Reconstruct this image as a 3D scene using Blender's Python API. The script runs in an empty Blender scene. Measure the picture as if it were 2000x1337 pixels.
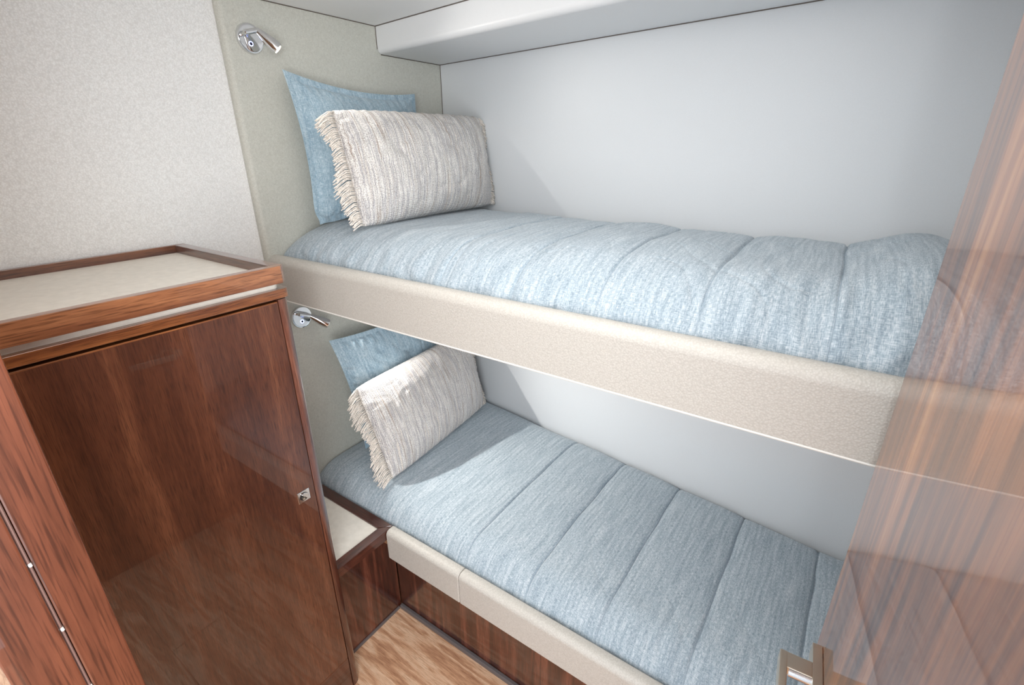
import bpy, bmesh, math, random
from mathutils import Vector, Matrix, noise
random.seed(7)
C = bpy.context.scene.collection
scn = bpy.context.scene

# ------------------------------------------------------------------ camera
cam_d = bpy.data.cameras.new('camera'); cam = bpy.data.objects.new('camera', cam_d); C.objects.link(cam)
YAW, PITCH, ROLL = 0.6094, -0.3849, -0.0092
fw = Vector((-math.sin(YAW)*math.cos(PITCH), math.cos(YAW)*math.cos(PITCH), math.sin(PITCH)))
rt = Vector((math.cos(YAW), math.sin(YAW), 0)); up = rt.cross(fw)
r2 = rt*math.cos(ROLL) + up*math.sin(ROLL); u2 = -rt*math.sin(ROLL) + up*math.cos(ROLL)
M = Matrix((r2, u2, -fw)).transposed().to_4x4(); M.translation = Vector((1.3134, -0.7058, 1.4283))
cam.matrix_world = M
cam_d.sensor_width = 36; cam_d.lens = 947.9/2000*36; cam_d.clip_start = 0.01
scn.camera = cam

# ------------------------------------------------------------------ world, lights, exposure
w = bpy.data.worlds.new('world'); scn.world = w; w.use_nodes = True
w.node_tree.nodes['Background'].inputs[0].default_value = (0.84, 0.92, 1.0, 1)
w.node_tree.nodes['Background'].inputs[1].default_value = 1.3

def area(name, loc, size, sizey, power, col, target):
    d = bpy.data.lights.new(name, 'AREA'); d.shape = 'RECTANGLE'; d.size = size; d.size_y = sizey
    d.energy = power; d.color = col
    o = bpy.data.objects.new(name, d); C.objects.link(o); o.location = loc
    o.rotation_euler = (Vector(target) - Vector(loc)).to_track_quat('-Z', 'Y').to_euler()
    return o
area('ceiling_lamp', (0.88, -0.33, 1.75), 0.85, 0.5, 6.5, (1.0, 0.99, 0.97), (0.65, -0.3, 0.3))
area('passage_fill', (1.75, -1.25, 1.25), 0.9, 1.2, 27.0, (0.96, 0.98, 1.0), (0.2, 0.05, 0.8))  # unseen fill light added outside the doorway to brighten the cabin

scn.view_settings.view_transform = 'Standard'; scn.view_settings.look = 'None'
scn.view_settings.gamma = 1; scn.view_settings.use_curve_mapping = False
scn.view_settings.exposure = 0.36

# ------------------------------------------------------------------ materials
def lin(c):
    return tuple(((v/255)/12.92 if v/255 <= .04045 else (((v/255)+.055)/1.055)**2.4) for v in c) + (1,)
def newmat(name):
    m = bpy.data.materials.new(name); m.use_nodes = True
    nt = m.node_tree; b = nt.nodes['Principled BSDF']
    return m, nt, b
def nd(nt, t, **kw):
    n = nt.nodes.new(t)
    for k, v in kw.items():
        if k in n.inputs: n.inputs[k].default_value = v
        else: setattr(n, k, v)
    return n
def mapping(nt, scale, coord='Object', rot=(0,0,0)):
    tc = nd(nt, 'ShaderNodeTexCoord'); mp = nd(nt, 'ShaderNodeMapping')
    mp.inputs['Scale'].default_value = scale; mp.inputs['Rotation'].default_value = rot
    nt.links.new(tc.outputs[coord], mp.inputs[0]); return mp
def ramp(nt, fac, stops):
    r = nd(nt, 'ShaderNodeValToRGB'); e = r.color_ramp.elements
    e[0].position, e[0].color = stops[0]; e[1].position, e[1].color = stops[-1]
    for p, c in stops[1:-1]:
        x = e.new(p); x.color = c
    nt.links.new(fac, r.inputs[0]); return r
def mixc(nt, a, b, fac, mode='MIX'):
    m = nd(nt, 'ShaderNodeMix'); m.data_type = 'RGBA'; m.blend_type = mode
    for s, v in ((m.inputs[0], fac), (m.inputs[6], a), (m.inputs[7], b)):
        if hasattr(v, 'links'): nt.links.new(v, s)
        else: s.default_value = v
    return m.outputs[2]
def bump(nt, b, h, strength, dist, normal_in='Normal'):
    n = nd(nt, 'ShaderNodeBump'); n.inputs['Strength'].default_value = strength; n.inputs['Distance'].default_value = dist
    nt.links.new(h, n.inputs['Height']); nt.links.new(n.outputs[0], b.inputs[normal_in]); return n
def plain(name, col, rough=.5, metal=0, bumpy=None, coat=0):
    m, nt, b = newmat(name)
    b.inputs['Base Color'].default_value = lin(col); b.inputs['Roughness'].default_value = rough; b.inputs['Metallic'].default_value = metal
    b.inputs['Coat Weight'].default_value = coat
    if bumpy:
        sc, st, var = bumpy
        mp = mapping(nt, (1,1,1)); n = nd(nt, 'ShaderNodeTexNoise'); n.inputs['Scale'].default_value = sc; n.inputs['Detail'].default_value = 4
        nt.links.new(mp.outputs[0], n.inputs[0])
        c1 = lin(tuple(max(0, v-var) for v in col)); c2 = lin(tuple(min(255, v+var) for v in col))
        r = ramp(nt, n.outputs[0], [(.35, c1), (.65, c2)]); nt.links.new(r.outputs[0], b.inputs['Base Color'])
        bump(nt, b, n.outputs[0], st, .001)
    return m
def wood(name, c_dark, c_mid, c_light, grain, rough=.3, coat=1.0, fine=1.0, rings=1.0, seed=0.0, coat_ior=1.5, pore=.35, wide=14.0, bands=9.0):
    """grain: 'x','y','z' direction the fibres run (object space)"""
    m, nt, b = newmat(name)
    long = 1.0
    sc = {'x': (long, wide, wide), 'y': (wide, long, wide), 'z': (wide, wide, long)}[grain]
    mp = mapping(nt, sc); mp.inputs['Location'].default_value = (seed, seed*1.7, seed*.6)
    n1 = nd(nt, 'ShaderNodeTexNoise'); n1.inputs['Scale'].default_value = 1.1*rings; n1.inputs['Detail'].default_value = 3; n1.inputs['Distortion'].default_value = .6
    n2 = nd(nt, 'ShaderNodeTexNoise'); n2.inputs['Scale'].default_value = 6*fine; n2.inputs['Detail'].default_value = 6; n2.inputs['Roughness'].default_value = .65
    sc3 = tuple(6*v if v > 2 else v*3 for v in sc)
    mp3 = mapping(nt, sc3); n3 = nd(nt, 'ShaderNodeTexNoise'); n3.inputs['Scale'].default_value = 5*fine; n3.inputs['Detail'].default_value = 3
    for a, n in ((mp, n1), (mp, n2), (mp3, n3)): nt.links.new(a.outputs[0], n.inputs[0])
    # growth figure: bands of the large noise
    mul = nd(nt, 'ShaderNodeMath'); mul.operation = 'MULTIPLY'; mul.inputs[1].default_value = bands; nt.links.new(n1.outputs[0], mul.inputs[0])
    sn = nd(nt, 'ShaderNodeMath'); sn.operation = 'SINE'; nt.links.new(mul.outputs[0], sn.inputs[0])
    mr = nd(nt, 'ShaderNodeMapRange'); mr.inputs[1].default_value = -1; mr.inputs[2].default_value = 1; nt.links.new(sn.outputs[0], mr.inputs[0])
    ad = nd(nt, 'ShaderNodeMix'); ad.data_type = 'FLOAT'; ad.inputs[0].default_value = .62
    nt.links.new(mr.outputs[0], ad.inputs[2]); nt.links.new(n2.outputs[0], ad.inputs[3])
    r = ramp(nt, ad.outputs[0], [(.22, lin(c_dark)), (.5, lin(c_mid)), (.78, lin(c_light))])
    pr = ramp(nt, n3.outputs[0], [(.36, (pore, pore*.85, pore*.75, 1)), (.5, (1,1,1,1))])
    col = mixc(nt, r.outputs[0], pr.outputs[0], .75, 'MULTIPLY')
    nt.links.new(col, b.inputs['Base Color'])
    b.inputs['Roughness'].default_value = rough; b.inputs['Coat Weight'].default_value = coat
    b.inputs['Coat Roughness'].default_value = .02; b.inputs['Coat IOR'].default_value = coat_ior
    if coat == 0: bump(nt, b, n3.outputs[0], .25, .0006)
    return m
def linen(name, c1, c2, c3, wscale=1.0, streak=1.0, bstr=.5):
    """woven cloth on UVs measured in metres; streaks run along v"""
    m, nt, b = newmat(name)
    ma = mapping(nt, (800*wscale, 110, 1), 'UV'); mb = mapping(nt, (110, 800*wscale, 1), 'UV'); mc = mapping(nt, (160*streak, 9, 1), 'UV')
    na = nd(nt, 'ShaderNodeTexNoise'); nb = nd(nt, 'ShaderNodeTexNoise'); nc = nd(nt, 'ShaderNodeTexNoise')
    for a, n, d in ((ma, na, 3), (mb, nb, 3), (mc, nc, 4)):
        n.inputs['Scale'].default_value = 1; n.inputs['Detail'].default_value = d; nt.links.new(a.outputs[0], n.inputs[0])
    s1 = nd(nt, 'ShaderNodeMath'); s1.operation = 'ADD'; nt.links.new(na.outputs[0], s1.inputs[0]); nt.links.new(nb.outputs[0], s1.inputs[1])
    s2 = nd(nt, 'ShaderNodeMath'); s2.operation = 'MULTIPLY_ADD'; s2.inputs[1].default_value = .36; nt.links.new(s1.outputs[0], s2.inputs[0])
    s3 = nd(nt, 'ShaderNodeMath'); s3.operation = 'MULTIPLY'; s3.inputs[1].default_value = .28; nt.links.new(nc.outputs[0], s3.inputs[0]); nt.links.new(s3.outputs[0], s2.inputs[2])
    r = ramp(nt, s2.outputs[0], [(.40, lin(c1)), (.50, lin(c2)), (.60, lin(c3))])
    nt.links.new(r.outputs[0], b.inputs['Base Color']); b.inputs['Roughness'].default_value = .9
    b.inputs['Sheen Weight'].default_value = .25; b.inputs['Sheen Roughness'].default_value = .5
    bump(nt, b, s1.outputs[0], bstr, .0012)
    return m
def striped(name):
    """chunky woven cloth: cream, grey and tan yarns in stripes along v"""
    m, nt, b = newmat(name)
    mc = mapping(nt, (95, 2.5, 1), 'UV'); nc = nd(nt, 'ShaderNodeTexNoise'); nc.inputs['Scale'].default_value = 1; nc.inputs['Detail'].default_value = 5; nc.inputs['Roughness'].default_value = .7
    nt.links.new(mc.outputs[0], nc.inputs[0])
    mw = mapping(nt, (1, 1, 1), 'UV')
    v1 = nd(nt, 'ShaderNodeTexWave'); v1.bands_direction = 'X'; v1.inputs['Scale'].default_value = 95; v1.inputs['Distortion'].default_value = 1.5; v1.inputs['Detail'].default_value = 1
    v2 = nd(nt, 'ShaderNodeTexWave'); v2.bands_direction = 'Y'; v2.inputs['Scale'].default_value = 75; v2.inputs['Distortion'].default_value = 1.5
    for v in (v1, v2): nt.links.new(mw.outputs[0], v.inputs[0])
    mu = nd(nt, 'ShaderNodeMath'); mu.operation = 'MULTIPLY'; nt.links.new(v1.outputs['Fac'], mu.inputs[0]); nt.links.new(v2.outputs['Fac'], mu.inputs[1])
    mn = mapping(nt, (520, 330, 1), 'UV'); nn = nd(nt, 'ShaderNodeTexNoise'); nn.inputs['Scale'].default_value = 1; nn.inputs['Detail'].default_value = 3; nt.links.new(mn.outputs[0], nn.inputs[0])
    r = ramp(nt, nc.outputs[0], [(.34, lin((184,164,148))), (.42, lin((206,202,200))), (.48, lin((252,250,246))), (.54, lin((186,185,190))), (.62, lin((244,238,230)))])
    r2_ = ramp(nt, nn.outputs[0], [(.36, lin((140,130,124))), (.55, lin((255,253,250)))])
    c = mixc(nt, r.outputs[0], r2_.outputs[0], .6, 'MULTIPLY')
    nt.links.new(c, b.inputs['Base Color']); b.inputs['Roughness'].default_value = .95
    ad = nd(nt, 'ShaderNodeMath'); ad.operation = 'ADD'; nt.links.new(mu.outputs[0], ad.inputs[0]); nt.links.new(nn.outputs[0], ad.inputs[1])
    bump(nt, b, ad.outputs[0], .6, .0022)
    return m
def emis(name, col, s):
    m, nt, b = newmat(name); b.inputs['Base Color'].default_value = (*col, 1); b.inputs['Emission Color'].default_value = (*col, 1); b.inputs['Emission Strength'].default_value = s
    return m
def hide(name, col, scale, strength, rough, var=5):
    """upholstery vinyl with a pebble grain"""
    m, nt, b = newmat(name)
    mp = mapping(nt, (1,1,1)); v = nd(nt, 'ShaderNodeTexVoronoi'); v.inputs['Scale'].default_value = scale; nt.links.new(mp.outputs[0], v.inputs['Vector'])
    n = nd(nt, 'ShaderNodeTexNoise'); n.inputs['Scale'].default_value = 160; n.inputs['Detail'].default_value = 4; nt.links.new(mp.outputs[0], n.inputs[0])
    r = ramp(nt, n.outputs[0], [(.3, lin(tuple(c-var for c in col))), (.7, lin(tuple(c+var for c in col)))])
    rv = ramp(nt, v.outputs['Distance'], [(.1, (1,1,1,1)), (.7, (.86,.85,.84,1))])
    nt.links.new(mixc(nt, r.outputs[0], rv.outputs[0], 1.0, 'MULTIPLY'), b.inputs['Base Color'])
    b.inputs['Roughness'].default_value = rough
    inv = nd(nt, 'ShaderNodeMath'); inv.operation = 'SUBTRACT'; inv.inputs[0].default_value = 1; nt.links.new(v.outputs['Distance'], inv.inputs[1])
    bump(nt, b, inv.outputs[0], strength, .0008)
    return m

MT = {}
MT['back'] = plain('white_wall_vinyl', (225,228,230), .42, bumpy=(500, .10, 1))
MT['ceil'] = plain('ceiling_vinyl', (242,243,242), .5, bumpy=(500, .10, 1))
MT['soffit'] = plain('soffit_vinyl', (232,234,235), .4, bumpy=(500, .08, 1))
MT['fabricwall'] = hide('woven_wall_fabric', (243,244,243), 330, .55, .75, 5)
MT['head'] = hide('grey_head_vinyl', (208,209,200), 420, .3, .6, 5)
MT['rail'] = hide('cream_rail_vinyl', (206,202,194), 330, .5, .5, 3)
MT['insert'] = plain('cream_insert', (238,233,222), .45, bumpy=(60, .05, 4))
MT['bead'] = plain('light_piping', (235,232,226), .35)
MT['bead2'] = plain('grey_brown_bead', (118,90,82), .4)
MT['gap'] = plain('dark_joint', (96,86,78), .7)
MT['under'] = plain('bunk_underside', (205,206,208), .6)
MT['carcass'] = plain('hidden_board', (150,110,80), .6, bumpy=(30,.1,8))
MT['door'] = wood('walnut_cabinet_door', (66,31,17), (92,50,31), (122,74,49), 'z', rough=.35, seed=3.1, fine=2.2, bands=7.0)
MT['lowdoor'] = wood('walnut_cabinet_plinth', (62,30,18), (92,48,30), (124,72,50), 'y', rough=.35, seed=5.3, fine=1.2)
MT['post'] = wood('walnut_post', (64,30,20), (108,60,42), (152,98,74), 'z', rough=.3, seed=1.3, fine=1.6, wide=22.0)
MT['trim'] = wood('walnut_trim', (72,36,22), (120,72,46), (166,110,74), 'y', rough=.3, seed=2.9, fine=1.5, wide=10.0, bands=15.0)
MT['trimx'] = wood('walnut_trim_cross', (86,48,34), (128,80,58), (170,118,88), 'x', rough=.3, seed=2.2, fine=1.2)
MT['shoulder'] = wood('walnut_shoulder', (92,46,22), (140,84,46), (182,120,72), 'y', rough=.3, seed=6.4, fine=1.8)
MT['jamb'] = wood('mahogany_jamb', (82,42,26), (112,62,42), (144,88,62), 'z', rough=.35, seed=7.7, rings=.8)
MT['entry'] = wood('sapele_door', (88,50,30), (158,98,54), (200,142,90), 'z', rough=.35, seed=9.1, rings=1.4, fine=.6, pore=.8, coat_ior=1.75)
MT['base'] = wood('walnut_base', (56,26,18), (88,44,30), (124,72,54), 'z', rough=.3, seed=4.4, fine=1.6, bands=22.0)
MT['basex'] = wood('walnut_base_front', (56,26,18), (90,46,32), (126,74,56), 'z', rough=.3, seed=8.4, fine=1.6, bands=22.0)
MT['rim'] = wood('walnut_rim', (58,26,18), (96,48,34), (140,84,66), 'y', rough=.3, seed=1.9, fine=1.5)
MT['rimx'] = wood('walnut_rim_cross', (58,26,18), (92,44,30), (136,80,60), 'x', rough=.3, seed=2.9, fine=1.5)
MT['toe'] = plain('grey_toe_strip', (104,98,98), .5)
def oak(i):
    m = wood('limed_oak_%d' % i, (180,132,100), (216,170,134), (238,204,172), 'x', rough=.5, coat=0.0, seed=11.0+i*3.3, rings=2.2, fine=3.0, pore=.62, wide=9.0, bands=26.0)
    return m
MT['oaks'] = [oak(i) for i in range(3)]
MT['duvet'] = linen('pale_blue_linen', (132,148,160), (166,181,191), (205,213,218))
MT['thread'] = plain('seam_thread', (156,170,180), .9)
MT['blue'] = linen('soft_blue_linen', (126,152,170), (156,181,195), (196,212,220))
MT['beige'] = striped('striped_woven')
MT['yarn'] = plain('cream_yarn', (232,224,214), .95, bumpy=(220, .2, 18))
MT['chrome'] = plain('chrome', (225,226,228), .08, 1)
MT['nickel'] = plain('satin_nickel', (222,212,196), .32, 1)
MT['dark'] = plain('dark_recess', (30,26,24), .5)
MT['led'] = emis('lamp_led', (1.0, .80, .60), 4)
MT['ring'] = emis('blue_led_ring', (.28, .36, 1.0), 5)

# ------------------------------------------------------------------ helpers
def obj(name, bm, mat, parent=None, base=None, sharp=35, label=None, smooth=True):
    """bm in world coordinates; moved so the origin sits at parent's place or at base"""
    me = bpy.data.meshes.new(name)
    org = Vector(base) if base else Vector((0,0,0))
    if parent is not None:
        p = parent; org = Vector((0,0,0))
        while p: org += p.location; p = p.parent
    bmesh.ops.translate(bm, verts=bm.verts, vec=-org)
    bm.normal_update(); bm.to_mesh(me); bm.free()
    me.materials.append(mat)
    if smooth:
        for p in me.polygons: p.use_smooth = True
        me.set_sharp_from_angle(angle=math.radians(sharp))
    o = bpy.data.objects.new(name, me); C.objects.link(o)
    if smooth and len(me.polygons) < 400 and sharp < 60:
        wn = o.modifiers.new('weighted_normal', 'WEIGHTED_NORMAL'); wn.keep_sharp = True; wn.weight = 90
    if parent is not None: o.parent = parent
    else: o.location = org
    if label: o['label'] = label
    return o
def tag(o, label, cat=None, group=None, kind=None):
    if label: o['label'] = label
    if cat: o['category'] = cat
    if group: o['group'] = group
    if kind: o['kind'] = kind
    return o
def thing(name, loc, label, cat, group=None):
    o = bpy.data.objects.new(name, None); C.objects.link(o); o.location = loc; o.empty_display_size = .05
    return tag(o, label, cat, group)
def bev(bm, r, seg=3, edges=None):
    if r > 0:
        bmesh.ops.bevel(bm, geom=edges if edges else bm.edges[:], offset=r, segments=seg, profile=.5, affect='EDGES', clamp_overlap=True)
    return bm
def box(x0, x1, y0, y1, z0, z1, r=0, seg=2):
    bm = bmesh.new(); bmesh.ops.create_cube(bm, size=1)
    for v in bm.verts: v.co = Vector(((x0+x1)/2+v.co.x*(x1-x0), (y0+y1)/2+v.co.y*(y1-y0), (z0+z1)/2+v.co.z*(z1-z0)))
    return bev(bm, r, seg)
def merge(a, b):
    me = bpy.data.meshes.new('tmp'); b.to_mesh(me); b.free(); a.from_mesh(me); bpy.data.meshes.remove(me); return a
def prism(pts, axis, a0, a1, r=0, seg=2):
    """polygon extruded along axis; pts are the two other coordinates in xyz order; a0/a1 numbers"""
    bm = bmesh.new()
    def P(p, a):
        return {'x': (a, p[0], p[1]), 'y': (p[0], a, p[1]), 'z': (p[0], p[1], a)}[axis]
    A = [bm.verts.new(P(p, a0)) for p in pts]; B = [bm.verts.new(P(p, a1)) for p in pts]
    n = len(pts)
    bm.faces.new(A); bm.faces.new(B[::-1])
    for i in range(n): bm.faces.new((A[i], B[i], B[(i+1)%n], A[(i+1)%n]))
    bmesh.ops.recalc_face_normals(bm, faces=bm.faces)
    return bev(bm, r, seg)
def arc(cx, cy, r, a0, a1, n=6):
    return [(cx+r*math.cos(math.radians(a0+(a1-a0)*i/n)), cy+r*math.sin(math.radians(a0+(a1-a0)*i/n))) for i in range(n+1)]
def tube(path, rad, n=8, caps=True):
    """swept round tube; rad a number or a list"""
    bm = bmesh.new(); rings = []
    P = [Vector(p) for p in path]
    for i, p in enumerate(P):
        t = (P[min(i+1, len(P)-1)] - P[max(i-1, 0)]).normalized()
        a = t.orthogonal().normalized() if i == 0 else (a - t*a.dot(t)).normalized()
        b = t.cross(a); r = rad[i] if isinstance(rad, (list, tuple)) else rad
        rings.append([bm.verts.new(p + (a*math.cos(2*math.pi*k/n) + b*math.sin(2*math.pi*k/n))*r) for k in range(n)])
    for A, B in zip(rings, rings[1:]):
        for k in range(n): bm.faces.new((A[k], A[(k+1)%n], B[(k+1)%n], B[k]))
    if caps: bm.faces.new(rings[0][::-1]); bm.faces.new(rings[-1])
    return bm

YW = lambda x: .75 - .1299*x              # hull side wall, slightly converging towards the foot
ZC = 1.7665
XF = 1.66                                  # foot end

# ------------------------------------------------------------------ room shell
fl = tag(obj('floor', box(-1.3, 2.2, -1.9, .9, -.05, -.008), MT['carcass'], base=(1,-.5,-.05)), 'limed oak plank floor', kind='structure')
y = -1.764; k = 0
while y < .05:
    yy = min(y+.2595, .055)
    for (a, b) in ((-1.25, -.2), (-.1995, .95 if k % 2 else 1.35), (.952 if k % 2 else 1.352, 2.1)):
        obj('plank', box(a, b, y, yy-.0004, -.008, 0, .0004, 1), MT['oaks'][k % 3], fl)
    y += .26; k += 1

def wallbox(name, pts, z0, z1, mat, label):
    return tag(obj(name, prism(pts, 'z', z0, z1), mat, base=(*pts[0], z0)), label, kind='structure')
wallbox('wall_back', [(-.05, YW(-.05)), (XF+.3, YW(XF+.3)), (XF+.3, YW(XF+.3)+.05), (-.05, YW(-.05)+.05)], 0, ZC+.03, MT['back'], 'smooth white side wall behind both bunks')
wallbox('wall_left', [(-.08, -.65), (-.02, -.65), (-.02, .8), (-.08, .8)], 0, ZC+.03, MT['fabricwall'], 'pale woven fabric wall panel above the walnut cabinet')
wallbox('wall_foot', [(XF, .02), (XF+.05, .02), (XF+.05, .6), (XF, .6)], 0, ZC, MT['back'], 'white wall at the foot of the bunks behind the door')
tag(obj('ceiling', box(-.08, 2.1, -.65, .80, ZC, ZC+.03), MT['ceil'], base=(1,0,ZC)), 'flat light grey ceiling panel', kind='structure')
# soffit along the hull wall with a rounded lower front edge
bm = bmesh.new()
prof = lambda x: [(YW(x)-.001, 1.6932)] + [(YW(x)-.2804+p[0], p[1]) for p in arc(.016, 1.6932+.016, .016, 270, 180, 6)] + [(YW(x)-.2804, ZC-.0015), (YW(x)-.001, ZC-.0015)]
A = [bm.verts.new((0.0015, *p)) for p in prof(0.0015)]; B = [bm.verts.new((XF-.001, *p)) for p in prof(XF)]
n = len(A)
bm.faces.new(A); bm.faces.new(B[::-1])
for i in range(n): bm.faces.new((A[i], B[i], B[(i+1)%n], A[(i+1)%n]))
bmesh.ops.recalc_face_normals(bm, faces=bm.faces)
so = tag(obj('trim_1', bm, MT['soffit'], base=(0, .47, 1.6932), sharp=50), 'white boxed soffit with rounded lower edge under the ceiling', kind='structure')
for (pa, pb) in (((0, YW(0)-.281, ZC-.001), (XF, YW(XF)-.281, ZC-.001)), ((0, YW(0)-.002, 1.6925), (XF, YW(XF)-.002, 1.6925)), ((.0005, .002, ZC-.001), (.0005, .47, ZC-.001)), ((.0005, .482, 1.6922), (.0005, .748, 1.6922)), ((.0008, .4690, 1.706), (.0008, .4690, ZC-.002))):
    obj('shadow_joint', tube([pa, pb], .0012, 6), MT['gap'], so)
obj('shadow_joint', tube([(.001, .7488, 1.692), (.001, .7488, 1.2)], .0009, 6), MT['gap'], so)

# bulkhead with the doorway the photograph is taken through
bk = tag(obj('wall_front', box(-.08, .785, -.727, -.648, 0, ZC+.03), MT['carcass'], base=(.3,-.69,0)), 'wooden bulkhead beside the doorway', kind='structure')
obj('bulkhead_light_stop', box(1.475, 2.15, -.735, -.700, 0, ZC+.03), MT['carcass'], bk)  # out of view, added to stop light leaking in behind the door
obj('lintel', box(.785, 1.475, -.727, -.700, 1.765, ZC+.03), MT['carcass'], bk)
wallbox('wall_right_light_stop', [(1.75, -.70), (1.80, -.70), (1.80, .05), (1.75, .05)], 0, ZC, MT['back'], 'unseen white wall added behind the open door to block light')  # added out of view so the space behind the door stays dark
jb = bpy.data.objects.new('door_1', None); C.objects.link(jb); jb.location = (.79, -.69, 0); tag(jb, 'reddish mahogany doorway jamb at the lower left', kind='structure')
obj('jamb_board', box(.785, .800, -.6838, -.6495, 0, ZC, .002, 2), MT['jamb'], jb)
obj('jamb_board', box(.785, .8025, -.7265, -.6866, 0, ZC, .002, 2), MT['jamb'], jb)
obj('stop_bead', box(.785, .8005, -.6864, -.6841, 0, ZC, .0008, 1), MT['bead2'], jb, label='narrow greyish bead between the jamb boards')
for z in (1.1042, 1.0279, .95, .87):
    obj('pin', tube([(.797, -.6850, z), (.8030, -.6850, z)], [.0014, .0012], 10), MT['bead'], jb, label='tiny bright metal pin')

# ------------------------------------------------------------------ padded head panels on the left wall
def head_panel(z0, z1, y0, y1, label):
    r = .014
    pts = [(-.019, y1), (-.019, y0)] + [(-r+p[0], y0+p[1]) for p in arc(0, r, r, 270, 360, 6)] + [(0, y1)]
    bm = prism(pts, 'z', z0, z1)
    return tag(obj('head_panel', bm, MT['head'], base=(-.01, (y0+y1)/2, z0), sharp=40), label, 'wall panel', 'upholstered head panels')
head_panel(1.10, ZC-.001, 0.0, YW(0)-.001, 'grey-beige upholstered panel on the wall at the head of the upper bunk')
head_panel(.30, 1.030, 0.0, YW(0)-.001, 'grey-beige upholstered panel at the head of the lower bunk')

# ------------------------------------------------------------------ bunks
def rail_profile(y0, y1, z0, z1, rt_, rb):
    return ([(y1, z0)] + [(y0+rb+p[0], z0+rb+p[1]) for p in arc(0, 0, rb, 270, 180, 4)] +
            [(y0+rt_+p[0], z1-rt_+p[1]) for p in arc(0, 0, rt_, 180, 90, 8)] + [(y1-.006, z1), (y1, z1-.006)])
ub = thing('upper_bunk', (.8, .35, 1.03), 'upper bunk with deep cream padded front rail and pale piping', 'bunk bed', 'bunks')
obj('front_rail', prism(rail_profile(0, .036, 1.0327, 1.1525, .022, .003), 'x', .0008, XF-.002), MT['rail'], ub, sharp=50, label='deep cream vinyl front rail')
obj('piping', tube([(-.015, .001, 1.0335), (XF-.004, .001, 1.0335)], .0022, 8), MT['bead'], ub, label='thin white piping along the lower edge')
pts = [(.003, .037), (XF-.003, .037), (XF-.003, YW(XF)-.004), (.003, YW(0.003)-.004)]
obj('bed_board', prism(pts, 'z', 1.0355, 1.075), MT['under'], ub)

lb = thing('lower_bunk', (.9, .35, 0), 'lower bunk with walnut base and cream padded front rail in sections', 'bunk bed', 'bunks')
for a, b in ((.3850, .6575), (.6590, 1.20), (1.2015, XF-.004)):
    bm = prism(rail_profile(-.022, .012, .3010, .4030, .015, .006), 'x', a, b)
    ends = [e for e in bm.edges if abs(e.verts[0].co.x-e.verts[1].co.x) < 1e-6 and (abs(e.verts[0].co.x-a) < 1e-5 or abs(e.verts[0].co.x-b) < 1e-5)]
    bev(bm, .003, 2, ends)
    obj('rail_section', bm, MT['rail'], lb, sharp=50)
obj('base_front', box(.328, XF-.004, .0476, .066, 0.0, .300), MT['basex'], lb)
obj('toe_strip', box(.330, XF-.006, .036, .0475, 0.0, .016, .002, 1), MT['toe'], lb, label='dark grey toe strip on the floor')
pts = [(.003, .0125), (XF-.005, .0125), (XF-.005, YW(XF)-.004), (.003, YW(0.003)-.004)]
obj('bed_board', prism(pts, 'z', .302, .345), MT['carcass'], lb)

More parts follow.
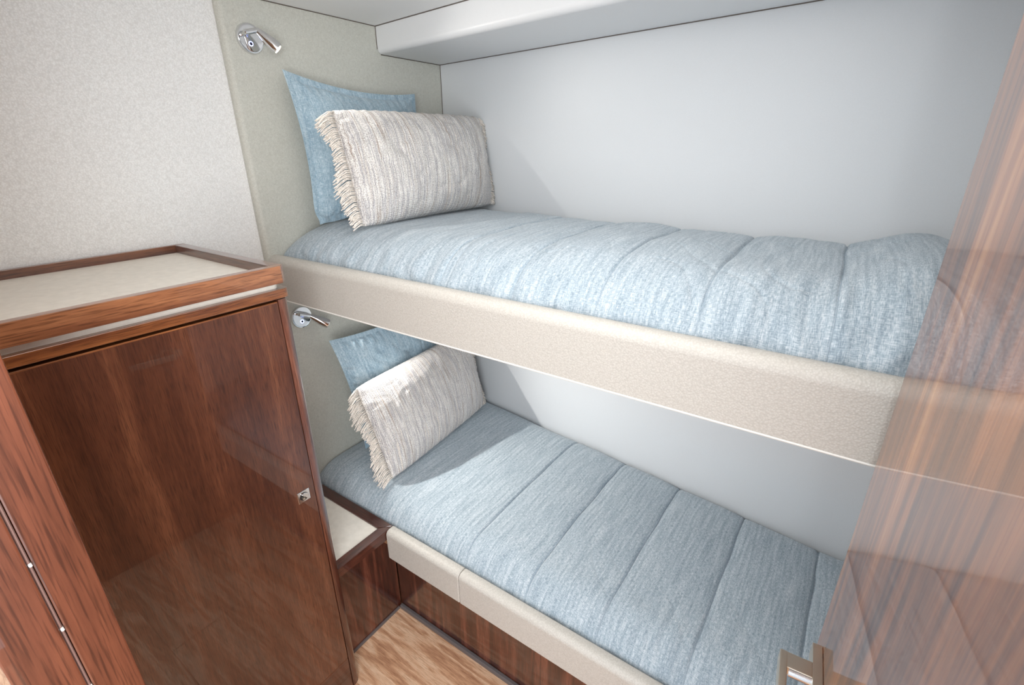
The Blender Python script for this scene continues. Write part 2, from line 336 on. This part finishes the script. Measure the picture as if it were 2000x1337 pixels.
# ------------------------------------------------------------------ duvets
def fn(x, y, z, s): return noise.noise(Vector((x*s, y*s, z*s)))
def duvet(name, label, x0, x1, y0, zbase, ztop, edge_r, seams, puff, wr, headdrop, seamlean, matkey, seedz, bulge=0.0, seam_from=0.0):
    NX, NY = 560, 210
    bm = bmesh.new(); uvl = bm.loops.layers.uv.new('uv')
    V = []; UV = {}
    def height(x, y, yb):
        d = y-y0; W = yb-y0
        # rounded front edge
        t = min(1, d/edge_r); f = math.sqrt(max(0, 1-(1-t)**2.2))
        tb = min(1, (yb-y)/.07); fb = math.sqrt(max(0, 1-(1-tb)**2))
        th = min(1, max(0, (x-x0))/.10); fh = math.sqrt(max(0, 1-(1-th)**2.2))
        dome = .010*math.sin(math.pi*min(1, max(0, d/W)))
        z = zbase + (ztop-zbase+dome)*f*(.55+.45*fb)*(1-headdrop*(1-fh))
        xs = x
        # quilting channels: puff between seams, groove on each
        dm = min(abs(xs-s) for s in seams)
        act = min(1, max(0, (x-seam_from)/.05))
        z += act*puff*(1-math.exp(-(dm/.026)**1.0))*f*(.25+.75*min(1, max(0, d-.02)/.30))*(.45+.55*min(1, (yb-y)/.15)) - act*.5*puff*math.exp(-(dm/.0028)**2)*f
        # gathers near the front edge and soft creases
        near = math.exp(-(d/.085)**1.6)
        z += wr*.7*near*f*(.35+2.4*max(0, min(1, (x-.8)/.5)))*(fn(x, 0, seedz, 26) + .55*fn(x, y*.25, seedz+3, 60))
        z += wr*.6*fn(x, y, seedz, 5) + wr*.12*fn(x*1.6, y, seedz+5, 18)
        cr = fn(x*1.0+y*.35, y*.5, seedz+9, 11); z -= wr*.9*math.exp(-(cr/.035)**2)*act*.22*(1-fb*.3)
        z += bulge*math.exp(-((x-1.43)/.08)**2)*f
        return z
    xsamp = {round(x0+(x1-x0)*i/NX, 5) for i in range(NX+1)}
    for s in seams:
        if s > x1-.02: continue
        xsamp = {q for q in xsamp if abs(q-s) > .0125} | {round(s+o_, 5) for o_ in (-.012, -.009, -.0065, -.0045, -.003, -.0018, -.0008, 0, .0008, .0018, .003, .0045, .0065, .009, .012)}
    xsamp = sorted(xsamp); NX = len(xsamp)-1
    def shear(x, y):
        k = max(0, min(1, (x-x0)/.1, (x1-x)/.1)); return k*(seamlean*(y-y0)/.6 + .005*fn(0, y, seedz, 9))
    for i in range(NX+1):
        x = xsamp[i]; yb = YW(x)-.004-abs(seamlean)*.13; row = []; acc = 0; lastp = None
        for j in range(NY+1):
            s = j/NY; s = s**1.35
            y = y0+(yb-y0)*s
            z = height(x, y, yb)
            near = math.exp(-((y-y0)/.05)**2)
            yy = y + near*wr*.55*max(-.8, fn(x, z, seedz+1, 30)) * (1 if j else 0)
            p = Vector((x+shear(x, y), yy, z)); acc += 0 if lastp is None else (p-lastp).length; lastp = p
            v = bm.verts.new(p); UV[v] = (x, acc); row.append(v)
        V.append(row)
    ROWS = [[v.co.copy() for v in r] for r in V]
    for i in range(NX):
        for j in range(NY):
            f = bm.faces.new((V[i][j], V[i+1][j], V[i+1][j+1], V[i][j+1]))
            for l in f.loops: l[uvl].uv = UV[l.vert]
    # skirt down to the bed board so the cover reads as a filled volume
    rim = [r[0] for r in V]
    low = [bm.verts.new((v.co.x, v.co.y+.001, zbase-.05)) for v in rim]
    for v, q in zip(rim, low): UV[q] = (UV[v][0], -.05)
    for i in range(NX):
        f = bm.faces.new((low[i], low[i+1], rim[i+1], rim[i]))
        for l in f.loops: l[uvl].uv = UV[l.vert]
    for r in (V[0], V[-1]):
        lo = [bm.verts.new((v.co.x, v.co.y, zbase-.05)) for v in r]
        for v, q in zip(r, lo): UV[q] = (UV[v][0]-.05, UV[v][1])
        for j in range(NY):
            f = bm.faces.new((r[j], r[j+1], lo[j+1], lo[j]))
            for l in f.loops: l[uvl].uv = UV[l.vert]
    bmesh.ops.recalc_face_normals(bm, faces=bm.faces)
    o = tag(obj(name, bm, MT[matkey], base=((x0+x1)/2, .35, zbase-.05), sharp=80), label, 'duvet', 'linen duvets on the two bunks')
    for s in seams:
        if s < seam_from: continue
        path = []
        col = min(range(NX+1), key=lambda q: abs(xsamp[q]-s))
        path = [P_ + Vector((0, 0, .0001)) for P_ in ROWS[col][3:-6:3]]
        obj('stitched_seam', tube(path, .0008, 5), MT['thread'], o)
    return o
duvet('duvet', 'pale blue linen duvet with cross seams on the upper bunk', .004, XF-.006, .0375, 1.125, 1.224, .16,
      [.42, .60, .785, .965, 1.14, 1.318, 1.50], .010, .012, .32, -.012, 'duvet', 2.0, bulge=.032, seam_from=.55)
duvet('duvet', 'pale blue linen duvet with cross seams on the lower bunk', .004, XF-.006, .0135, .372, .446, .10,
      [.53, .645, .838, 1.028, 1.22, 1.404, 1.58], .009, .006, .2, .008, 'duvet', 6.0, seam_from=.6)

# ------------------------------------------------------------------ pillows
def pillow(name, label, cat, group, TL, TR, BL, BR, front, back, bow, mat, flange=0.0, seedz=0.0, wr=.004, curl=None, ear=0.0, power=.62, N=72, sag=0.0, rnd_=0.0):
    TL, TR, BL, BR = map(Vector, (TL, TR, BL, BR))
    W = ((TR-TL).length+(BR-BL).length)/2; H = ((TL-BL).length+(TR-BR).length)/2
    nrm = (TR-TL).cross(TL-BL).normalized()
    if nrm.x < 0: nrm = -nrm
    fu, fv = (2*flange/W, 2*flange/H)
    def flat(u, v):
        uu = u*(1-bow*(1-v*v)-rnd_*abs(v)**7); vv = v*(1-bow*1.1*(1-u*u)*(W/H if W/H < 1.4 else 1.2)-rnd_*abs(u)**7*W/H)
        a, b = (uu+1)/2, (vv+1)/2
        p = TL*(1-a)*b + TR*a*b + BL*(1-a)*(1-b) + BR*a*(1-b)
        p = p + nrm*(-sag*(uu*uu-.3))
        if curl: p = p + curl(u, v)
        return p
    def surf(u, v, side):
        p = flat(u, v)
        bu, bv = min(1, abs(u)/(1-fu)), min(1, abs(v)/(1-fv))
        t = ((1-bu**2.2)*(1-bv**2.2))**power
        inside = 1 if (abs(u) < 1-fu and abs(v) < 1-fv) else 0
        e = min(1-bu, 1-bv)
        pk = math.exp(-(e/.10)**2)*inside*(1 if t > 0 else 0)
        al = v*H if (1-bu) < (1-bv) else u*W
        # gathers radiating from the seam, dents, long soft creases
        d = pk*wr*.7*math.sin(al*95+4*fn(al, 0, seedz, 8)) * min(1, t*6)
        d += wr*1.6*t*fn(u*W, v*H, seedz, 7) + wr*.6*t*fn(u*W, v*H, seedz+4, 22)
        cr = fn(u*W+v*H*.6, v*H-u*W*.3, seedz+7, 6); d -= wr*1.2*t*math.exp(-(cr/.05)**2)
        corner = max(0, (bu-.55)/.45)*max(0, (bv-.55)/.45)
        d -= wr*2.2*corner*t*(1+math.sin((bu-bv)*16))
        th = (front if side > 0 else back)*t + .0012 + (.0015*math.sin(al*70+seedz)*(1-inside) if side > 0 else 0)
        if flange and not inside: p = p + nrm*(.0035*(fn(al*1.0, u+v, seedz, 14)+.6*fn(al, 3, seedz, 31)))*min(1, max(bu, bv))
        return p + nrm*side*(th + (d if side > 0 else d*.3))
    def grid(side):
        out = []
        for i in range(N+1):
            u = -1+2*i/N; u = math.copysign(abs(u)**.85, u)
            out.append([(u, math.copysign(abs(-1+2*j/N)**.85, -1+2*j/N)) for j in range(N+1)])
        return out
    g = grid(1)
    body = bmesh.new(); fla = bmesh.new()
    for bm, want in ((body, 0), (fla, 1)):
        uvl = bm.loops.layers.uv.new('uv')
        cache = {}
        def vert(i, j, side):
            edge = i in (0, N) or j in (0, N)
            k = (i, j, 0 if edge else side)
            if k not in cache:
                u, v = g[i][j]; cache[k] = bm.verts.new(flat(u, v) if edge else surf(u, v, side)); 
            return cache[k]
        for side in (1, -1):
            for i in range(N):
                for j in range(N):
                    uc = (g[i][j][0]+g[i+1][j][0])/2; vc = (g[i][j][1]+g[i][j+1][1])/2
                    isf = 1 if flange and (abs(uc) > 1-fu or abs(vc) > 1-fv) else 0
                    if isf != want: continue
                    idx = [(i, j), (i+1, j), (i+1, j+1), (i, j+1)]
                    if side < 0: idx = idx[::-1]
                    f = bm.faces.new([vert(a, b, side) for a, b in idx])
                    for l, (a, b) in zip(f.loops, idx): l[uvl].uv = (g[a][b][0]*W/2+seedz, g[a][b][1]*H/2)
        bmesh.ops.recalc_face_normals(bm, faces=bm.faces)
    base = (BL+BR)/2
    o = tag(obj(name, body, mat, base=base, sharp=80), label, cat, group)
    if flange: obj('flange', fla, mat, o, sharp=80)
    else: fla.free()
    return o, flat, nrm, W, H
def fringe(o, flat, nrm, W, H, side, mat, seedz, droop, length=.036, count=92):
    rnd = random.Random(seedz); bm = bmesh.new()
    for row in range(2):
        for k in range(count):
            v = -0.99+1.98*(k+rnd.random()*.7)/count
            p = flat(side*.995, v); q = flat(side*.93, v); out = (p-q).normalized()
            L = length*(.8+.35*rnd.random())*(1+.25*math.sin(v*5+seedz))
            dn = Vector((0,0,-1)); jit = Vector((rnd.uniform(-1,1), rnd.uniform(-1,1), rnd.uniform(-1,1)))*.10
            d0 = (out + jit*.4 + nrm*(.25 if row else -.05)).normalized(); d1 = (out*.75 + dn*droop + jit).normalized()
            pts = [p - out*.003 + nrm*(.002*row), p + d0*L*.35, p + d0*L*.5 + d1*L*.35, p + d0*L*.55 + d1*L*.75]
            pts = [Vector(a) for a in pts]
            t = tube(pts, [.0012, .0012, .0011, .0015], 5)
            for f in t.faces: f.smooth = True
            merge(bm, t)
    f = obj('fringe', bm, mat, o, sharp=180, label='loose cream yarn fringe'); f['kind'] = 'stuff'
    return f
def edge_roll(o, flat, nrm, mat): pass

# upper blue pillow standing against the head panel; its lower left corner curls
def curl_u(u, v):
    k = math.exp(-((u+1)/.20)**2-((v+1)/.16)**2)
    return Vector((.020, .004, .012))*k + Vector((0, .0, 0))
pillow('pillow', 'plain soft blue linen pillow standing behind the fringed pillow on the upper bunk', 'pillow', 'blue linen pillows',
       (.047, .108, 1.612), (.050, .565, 1.587), (.098, .096, 1.222), (.095, .59, 1.222), .060, .028, .085, MT['blue'], flange=.018, seedz=1.0, wr=.006, curl=curl_u)
o, fl_, nr, W, H = pillow('throw_pillow', 'cream and grey striped woven pillow with yarn fringe on the upper bunk', 'pillow', 'fringed striped pillows',
       (.160, .150, 1.520), (.205, .700, 1.520), (.262, .125, 1.232), (.262, .690, 1.236), .082, .034, .022, MT['beige'], seedz=2.0, wr=.0045, power=.50, rnd_=.018)
fringe(o, fl_, nr, W, H, -1, MT['yarn'], 3, .55); fringe(o, fl_, nr, W, H, 1, MT['yarn'], 4, .5, .018)
pillow('pillow', 'plain soft blue linen pillow leaning at the back of the lower bunk under the lamp', 'pillow', 'blue linen pillows',
       (.075, .098, .885), (.085, .56, .90), (.085, .165, .462), (.10, .60, .462), .042, .045, .075, MT['blue'], flange=.018, seedz=5.0, wr=.008)
o, fl_, nr, W, H = pillow('throw_pillow', 'cream and grey striped woven pillow with yarn fringe leaning on the lower bunk', 'pillow', 'fringed striped pillows',
       (.150, .110, .742), (.150, .640, .770), (.288, .100, .460), (.235, .640, .458), .075, .030, .012, MT['beige'], seedz=8.0, wr=.003, power=.50, rnd_=.018)
fringe(o, fl_, nr, W, H, -1, MT['yarn'], 5, .6); fringe(o, fl_, nr, W, H, 1, MT['yarn'], 6, .5, .014)

# ------------------------------------------------------------------ walnut cabinet with tray top
cb = thing('cabinet', (.2, -.42, 0), 'glossy dark walnut cabinet with one door and a rimmed tray top', 'cabinet')
YC0, YC1 = -.646, -.1885; XC = .4077
obj('carcass', box(-.018, XC-.021, YC0, YC1-.006, .0, 1.149), MT['carcass'], cb)
# rounded corner post
r = .020
pts = [(XC-.034, YC1-.026)] + [(XC, YC1-.026)] + [(XC-r+p[0], YC1-r+p[1]) for p in arc(0, 0, r, 0, 90, 8)] + [(XC-.034, YC1)]
obj('corner_post', prism(pts, 'z', .0, 1.150), MT['post'], cb, sharp=50)
dr = obj('cabinet_door', box(XC-.020, XC, YC0, YC1-.0275, .1185, 1.1465, .0015, 2), MT['door'], cb)
obj('door_edge', box(XC-.0195, XC+.0004, YC0, YC1-.0280, 1.1440, 1.1470, .0008, 1), MT['shoulder'], dr, label='lighter edge band along the door top')
obj('lower_panel', box(XC-.020, XC, YC0, YC1-.0275, .0535, .1165, .001, 1), MT['lowdoor'], cb)
obj('kick_panel', box(XC-.020, XC, YC0, YC1-.0275, .0, .0520, .001, 1), MT['lowdoor'], cb)
for z in (.1175, .0528): obj('inlay_line', box(XC-.018, XC-.0002, YC0, YC1-.029, z-.0007, z+.0007), MT['shoulder'], cb)
# shoulder band with rounded corner, cream reveal, then the tray
def cornered(x1, y1, r, z0, z1, rr=.0):
    pts = [(-.018, YC0), (x1, YC0)] + [(x1-r+p[0], y1-r+p[1]) for p in arc(0, 0, r, 0, 90, 8)] + [(-.018, y1)]
    return prism(pts, 'z', z0, z1, rr, 2)
obj('shoulder', cornered(XC+.003, YC1+.002, .016, 1.1525, 1.1705, .0025), MT['shoulder'], cb, sharp=50)
obj('reveal_strip', cornered(XC-.010, YC1-.012, .012, 1.1700, 1.1815), MT['insert'], cb, label='cream strip between tray and cabinet')
ty = thing('tray', (.2, -.42, 1.1815), 'walnut rimmed tray top with cream inset on the cabinet', 'tray')
X0, X1, Y0, Y1, Z0, Z1 = -.017, .4125, YC0+.001, -.1895, 1.1820, 1.2163; rw = .019
obj('rim_front', prism([(X1-rw, Y0), (X1, Y0), (X1, Y1-.010), (X1-.010, Y1), (X1-rw, Y1)], 'z', Z0, Z1, .0018, 2), MT['trim'], ty)
obj('rim_end', box(X0+rw*.6, X1-rw+.0005, Y1-rw*1.25, Y1, Z0, Z1, .0018, 2), MT['trimx'], ty)
obj('rim_back', box(X0, X0+rw*.6, Y0, Y1, Z0, Z1, .0018, 2), MT['trim'], ty)
obj('inset', box(X0+.01, X1-rw+.001, Y0+.002, Y1-rw+.001, Z0, Z1-.018), MT['insert'], ty, label='smooth cream inset of the tray')
# square flush latch
lt = obj('latch', box(XC-.001, XC+.0025, -.2600, -.2300, .6785, .7075, .0012, 2), MT['chrome'], dr, label='small square chrome latch')
obj('latch_cup', tube([(XC+.0026, -.245, .693), (XC+.0032, -.245, .693)], [.0102, .0098], 24), MT['dark'], lt)
hb = bmesh.new()
pts = [(-.245+.0095*math.cos(math.radians(a)), .693+.0095*math.sin(math.radians(a))) for a in range(-50, 131, 12)]
obj('latch_ring', prism(pts, 'x', XC+.003, XC+.0062, .0006, 1), MT['chrome'], lt)
obj('latch_pin', tube([(XC+.003, -.2475, .6895), (XC+.0066, -.2475, .6895)], [.0035, .0028], 14), MT['nickel'], lt)

# ------------------------------------------------------------------ bedside shelf box
ns = thing('bedside_shelf', (.2, -.09, 0), 'low walnut bedside shelf with cream top between cabinet and lower bunk', 'shelf')
XN = .3840
obj('side_panel', box(.305, .3264, -.188, .045, 0.0, .372), MT['base'], ns)
obj('rim_side', prism([(XN-.030, -.188), (XN, -.188), (XN, .0085), (XN-.030, -.0225)], 'z', .3680, .4000, .0012, 1), MT['rim'], ns)
obj('rim_back', prism([(.004, -.0225), (XN-.0305, -.0225), (XN-.0005, .0090), (.004, .0090)], 'z', .3680, .4000, .0012, 1), MT['rimx'], ns)
obj('top_inset', box(.004, XN-.0300, -.188, -.0225, .370, .3945), MT['insert'], ns, label='cream vinyl inset')
obj('toe_strip', box(.3266, .3300, -.188, .0355, 0.0, .010), MT['toe'], ns)

# ------------------------------------------------------------------ reading lamps
def lamp(cy, cz, label, bar0, bar1, tipo, energy):
    L = thing('reading_lamp', (0, cy, cz), label, 'lamp', 'chrome reading lamps by the bunks')
    O = Vector((0, cy, cz)); R = .0335
    obj('base_disc', tube([(.0002, cy, cz), (.004, cy, cz), (.0078, cy, cz), (.0090, cy, cz)], [R, R, R-.002, R-.006], 40), MT['chrome'], L)
    pc = O + Vector((.0095, -.003, -.012))
    path = [pc+Vector((0, .0046*math.cos(a*math.pi/12), .0046*math.sin(a*math.pi/12))) for a in range(25)]
    obj('switch_ring', tube(path, .0010, 6, False), MT['ring'], L, label='glowing blue ring of the touch switch')
    obj('switch_button', tube([(.0088, pc.y, pc.z), (.0098, pc.y, pc.z)], .0037, 16), MT['dark'], L)
    c0, c = O + Vector(bar0), O + Vector(bar1); tip = O + Vector(tipo)
    a = c0.lerp(c, .25)
    obj('stem', tube([(.008, a.y, a.z-.003), a], .0045, 12), MT['chrome'], L)
    obj('cross_bar', tube([c0, c0.lerp(c, .05), c0.lerp(c, .92), c], [.0045, .0062, .0062, .0045], 14), MT['chrome'], L)
    d = (tip-c).normalized(); ln = (tip-c).length
    prof = [(-.06, .003), (-.03, .0062), (.12, .0080), (.3, .0105), (.55, .0135), (.8, .0146), (.95, .0145), (1.0, .0138)]
    hd = obj('lamp_head', tube([c+d*(ln*t) for t, _ in prof], [q for _, q in prof], 24), MT['chrome'], L)
    obj('led_lens', tube([tip+d*.0002, tip+d*.0010], [.0105, .0100], 20), MT['led'], hd, label='lit warm lens')
    sp = bpy.data.lights.new('reading_lamp_beam', 'SPOT'); sp.energy = energy; sp.color = (1.0, .97, .92); sp.spot_size = math.radians(112); sp.spot_blend = 1.0; sp.shadow_soft_size = .005
    so_ = bpy.data.objects.new('reading_lamp_beam', sp); C.objects.link(so_); so_.parent = L
    so_.location = tip + d*.0065 - L.location
    aim = Vector((.92, .24, -.36)); so_.rotation_euler = aim.to_track_quat('-Z', 'Y').to_euler()
lamp(.0635, 1.6765, 'chrome reading lamp on the head panel above the upper bunk pillows', (.034, -.030, .005), (.035, .003, .014), (.058, .036, -.024), 3.5)
lamp(.066, .9570, 'chrome reading lamp tucked under the upper bunk rail by the cabinet', (.034, -.026, .022), (.035, .010, .006), (.058, .050, -.026), 18.0)

# ------------------------------------------------------------------ entry door swung open on the right
AD = math.radians(4.5)
E0 = Vector((1.3972, -.030, 0)); D = Vector((math.sin(AD), -math.cos(AD), 0)); Nn = Vector((-math.cos(AD), -math.sin(AD), 0))   # D towards the hinge, Nn out of the door face
def dbox(s0, s1, n0, n1, z0, z1, r=0, seg=2):
    bm = box(0, 1, 0, 1, z0, z1)
    for v in bm.verts:
        s = s0+(s1-s0)*v.co.x; n_ = n0+(n1-n0)*v.co.y
        v.co = Vector((E0.x+D.x*s+Nn.x*n_, E0.y+D.y*s+Nn.y*n_, v.co.z))
    bmesh.ops.recalc_face_normals(bm, faces=bm.faces)
    return bev(bm, r, seg)
ed = thing('door', (1.42, -.37, 0), 'glossy brown wood cabin door standing open at the right', 'door')
obj('door_leaf', dbox(0, .665, -.032, 0, .012, 1.755, .0012, 2), MT['entry'], ed)
hd = obj('rosette', dbox(.036, .135, .0002, .0125, .742, .767, .0008, 2), MT['nickel'], ed, label='rectangular nickel handle plate')
obj('lever_neck', dbox(.0695, .0945, .0120, .0505, .753, .7672, .0015, 2), MT['nickel'], hd)
obj('lever_arm', dbox(.0690, .205, .0420, .0520, .746, .7675, .0015, 2), MT['nickel'], hd)
cyl = tube([tuple(E0+D*.0945+Nn*.010+Vector((0,0,.760))), tuple(E0+D*.0945+Nn*.040+Vector((0,0,.760)))], .0062, 20)
obj('spindle', cyl, MT['chrome'], hd)
